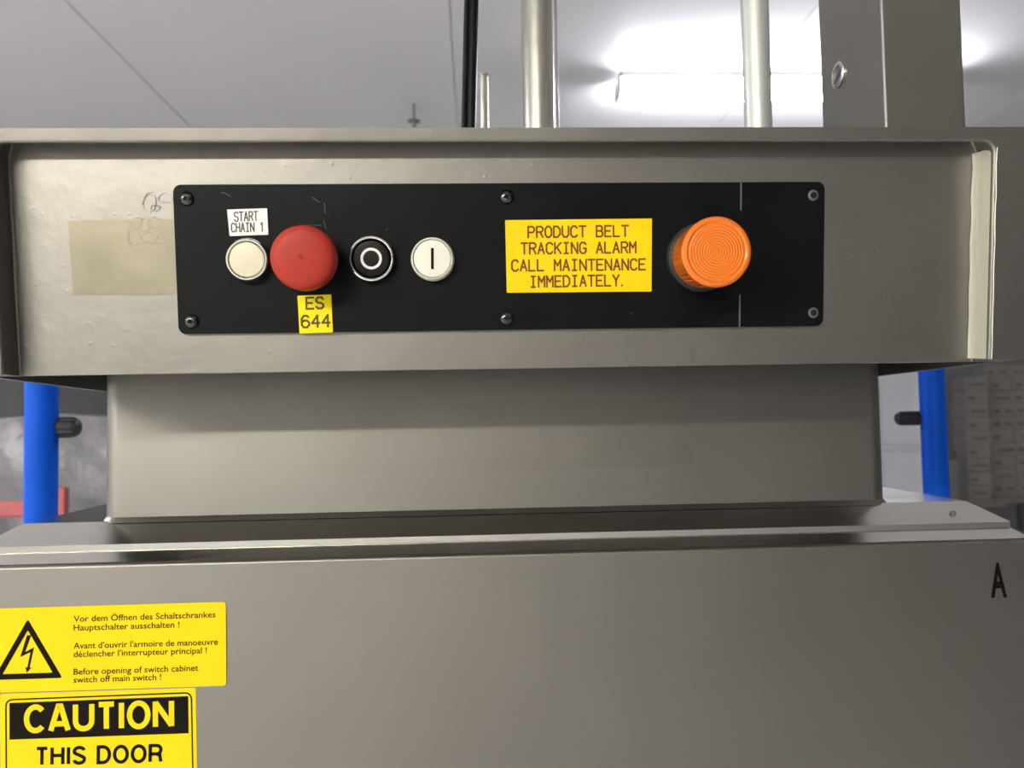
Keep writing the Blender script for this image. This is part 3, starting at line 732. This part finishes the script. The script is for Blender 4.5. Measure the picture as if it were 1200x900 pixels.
# upright strip and rack post next to the stacks
xs_ = at(1113, 520, YB-1.2).x
t = tag(link('white_upright', box(xs_-0.07, xs_+0.07, YB-1.28, YB-1.12, 0, CAM.z-0.75, .01), M_wpan), 'pale upright board standing in front of the narrow carton stack', 'board')
xs_ = at(1120, 540, YB-1.0).x
tag(link('grey_pole', box(xs_-0.02, xs_+0.02, YB-1.02, YB-0.98, 0, CAM.z-0.62, .004), M_cap), 'thin grey pole between the upright board and the cartons', 'pole')
p = at_z(1198, 612, 0.0)
xs_ = at(1199, 600, 9.5).x
tag(link('dark_bollard', lathe([(0, 0), (0.07, 0), (0.07, 0.30), (0.06, 0.33), (0, 0.33)], 24), M_dark, None, Matrix.Translation((xs_, 9.5, 0))), 'short dark bollard on the floor before the tall carton stack', 'bollard')
# ---- right: white panelled partition
YP = 6.0
x0, x1 = at(960, 500, YP).x, at(1084, 500, YP).x
t = empty('white_partition', ((x0+x1)/2, YP, 0)); tag(t, 'white panelled partition seen beside the neck of the machine', 'partition')
link('backing', box(x0, x1, YP, YP+.06, 0, 2.5, .01), M_wpan, t)
zt, zr = at(1060, 521, YP).z, at(1060, 528, YP).z
link('cross_rail', box(x0, x1, YP-.03, YP+.001, zr, zt, .008), M_wpan, t)
for a, b_ in ((x0, x0+.06), (x1-.06, x1), ((x0+x1)/2-.05, (x0+x1)/2+.05)):
    link('stile', box(a, b_, YP-.028, YP+.001, 0, 2.5, .006), M_wpan, t)
# ---- left: wrapped pallet load and red rail
def lumpy(x0, x1, y0, y1, z0, z1, amp, n=18):
    bm = bmesh.new()
    bmesh.ops.create_cube(bm, size=1, matrix=Matrix.Translation(((x0+x1)/2, (y0+y1)/2, (z0+z1)/2)) @ Matrix.Diagonal((x1-x0, y1-y0, z1-z0, 1)))
    bmesh.ops.subdivide_edges(bm, edges=list(bm.edges), cuts=n, use_grid_fill=True)
    for v in bm.verts:
        s = math.sin(v.co.x*9.1+v.co.z*4.0)*0.5 + math.sin(v.co.z*13.0+v.co.x*5.3+1.7)*0.3 + math.sin(v.co.y*11+v.co.z*7)*0.2
        if v.co.z > z0+0.01:
            v.co.y += amp*s; v.co.x += amp*0.6*math.sin(v.co.z*8+v.co.y*6)
            if v.co.z > z1-0.01: v.co.z += amp*0.4*math.sin(v.co.x*7)
    return to_mesh(bm)
YL = 4.6
xa, xb = at(-120, 500, YL).x, at(250, 500, YL).x
t = empty('wrapped_pallet_load', ((xa+xb)/2, YL+0.4, 0)); tag(t, 'grey film-wrapped pallet load behind the red rail', 'pallet load')
link('wrapped_goods', lumpy(xa, xb, YL, YL+0.8, 0.14, at(15, 489, YL).z, 0.035), M_wrap, t, smooth=60)
link('pallet_base', box(xa, xb, YL-.02, YL+.82, 0, 0.145), M_wood, t)
YRl = 3.4
a, b_ = at(-140, 598, YRl), at(72, 598, YRl)
zt, zb_ = at(15, 587, YRl).z, at(15, 606, YRl).z
t = empty('red_rail', ((a.x+b_.x)/2, YRl, 0)); tag(t, 'red guard rail with a post behind the bright blue post', 'rail')
link('cross_bar', box(a.x, b_.x, YRl-.02, YRl+.02, zb_, zt, .012, 3), M_redp, t)
link('end_post', box(b_.x-.022, b_.x+.022, YRl-.022, YRl+.022, 0, at(71, 571, YRl).z, .006), M_redp, t)
link('end_post', box(a.x-.022, a.x+.022, YRl-.022, YRl+.022, 0, at(71, 571, YRl).z, .006), M_redp, t)
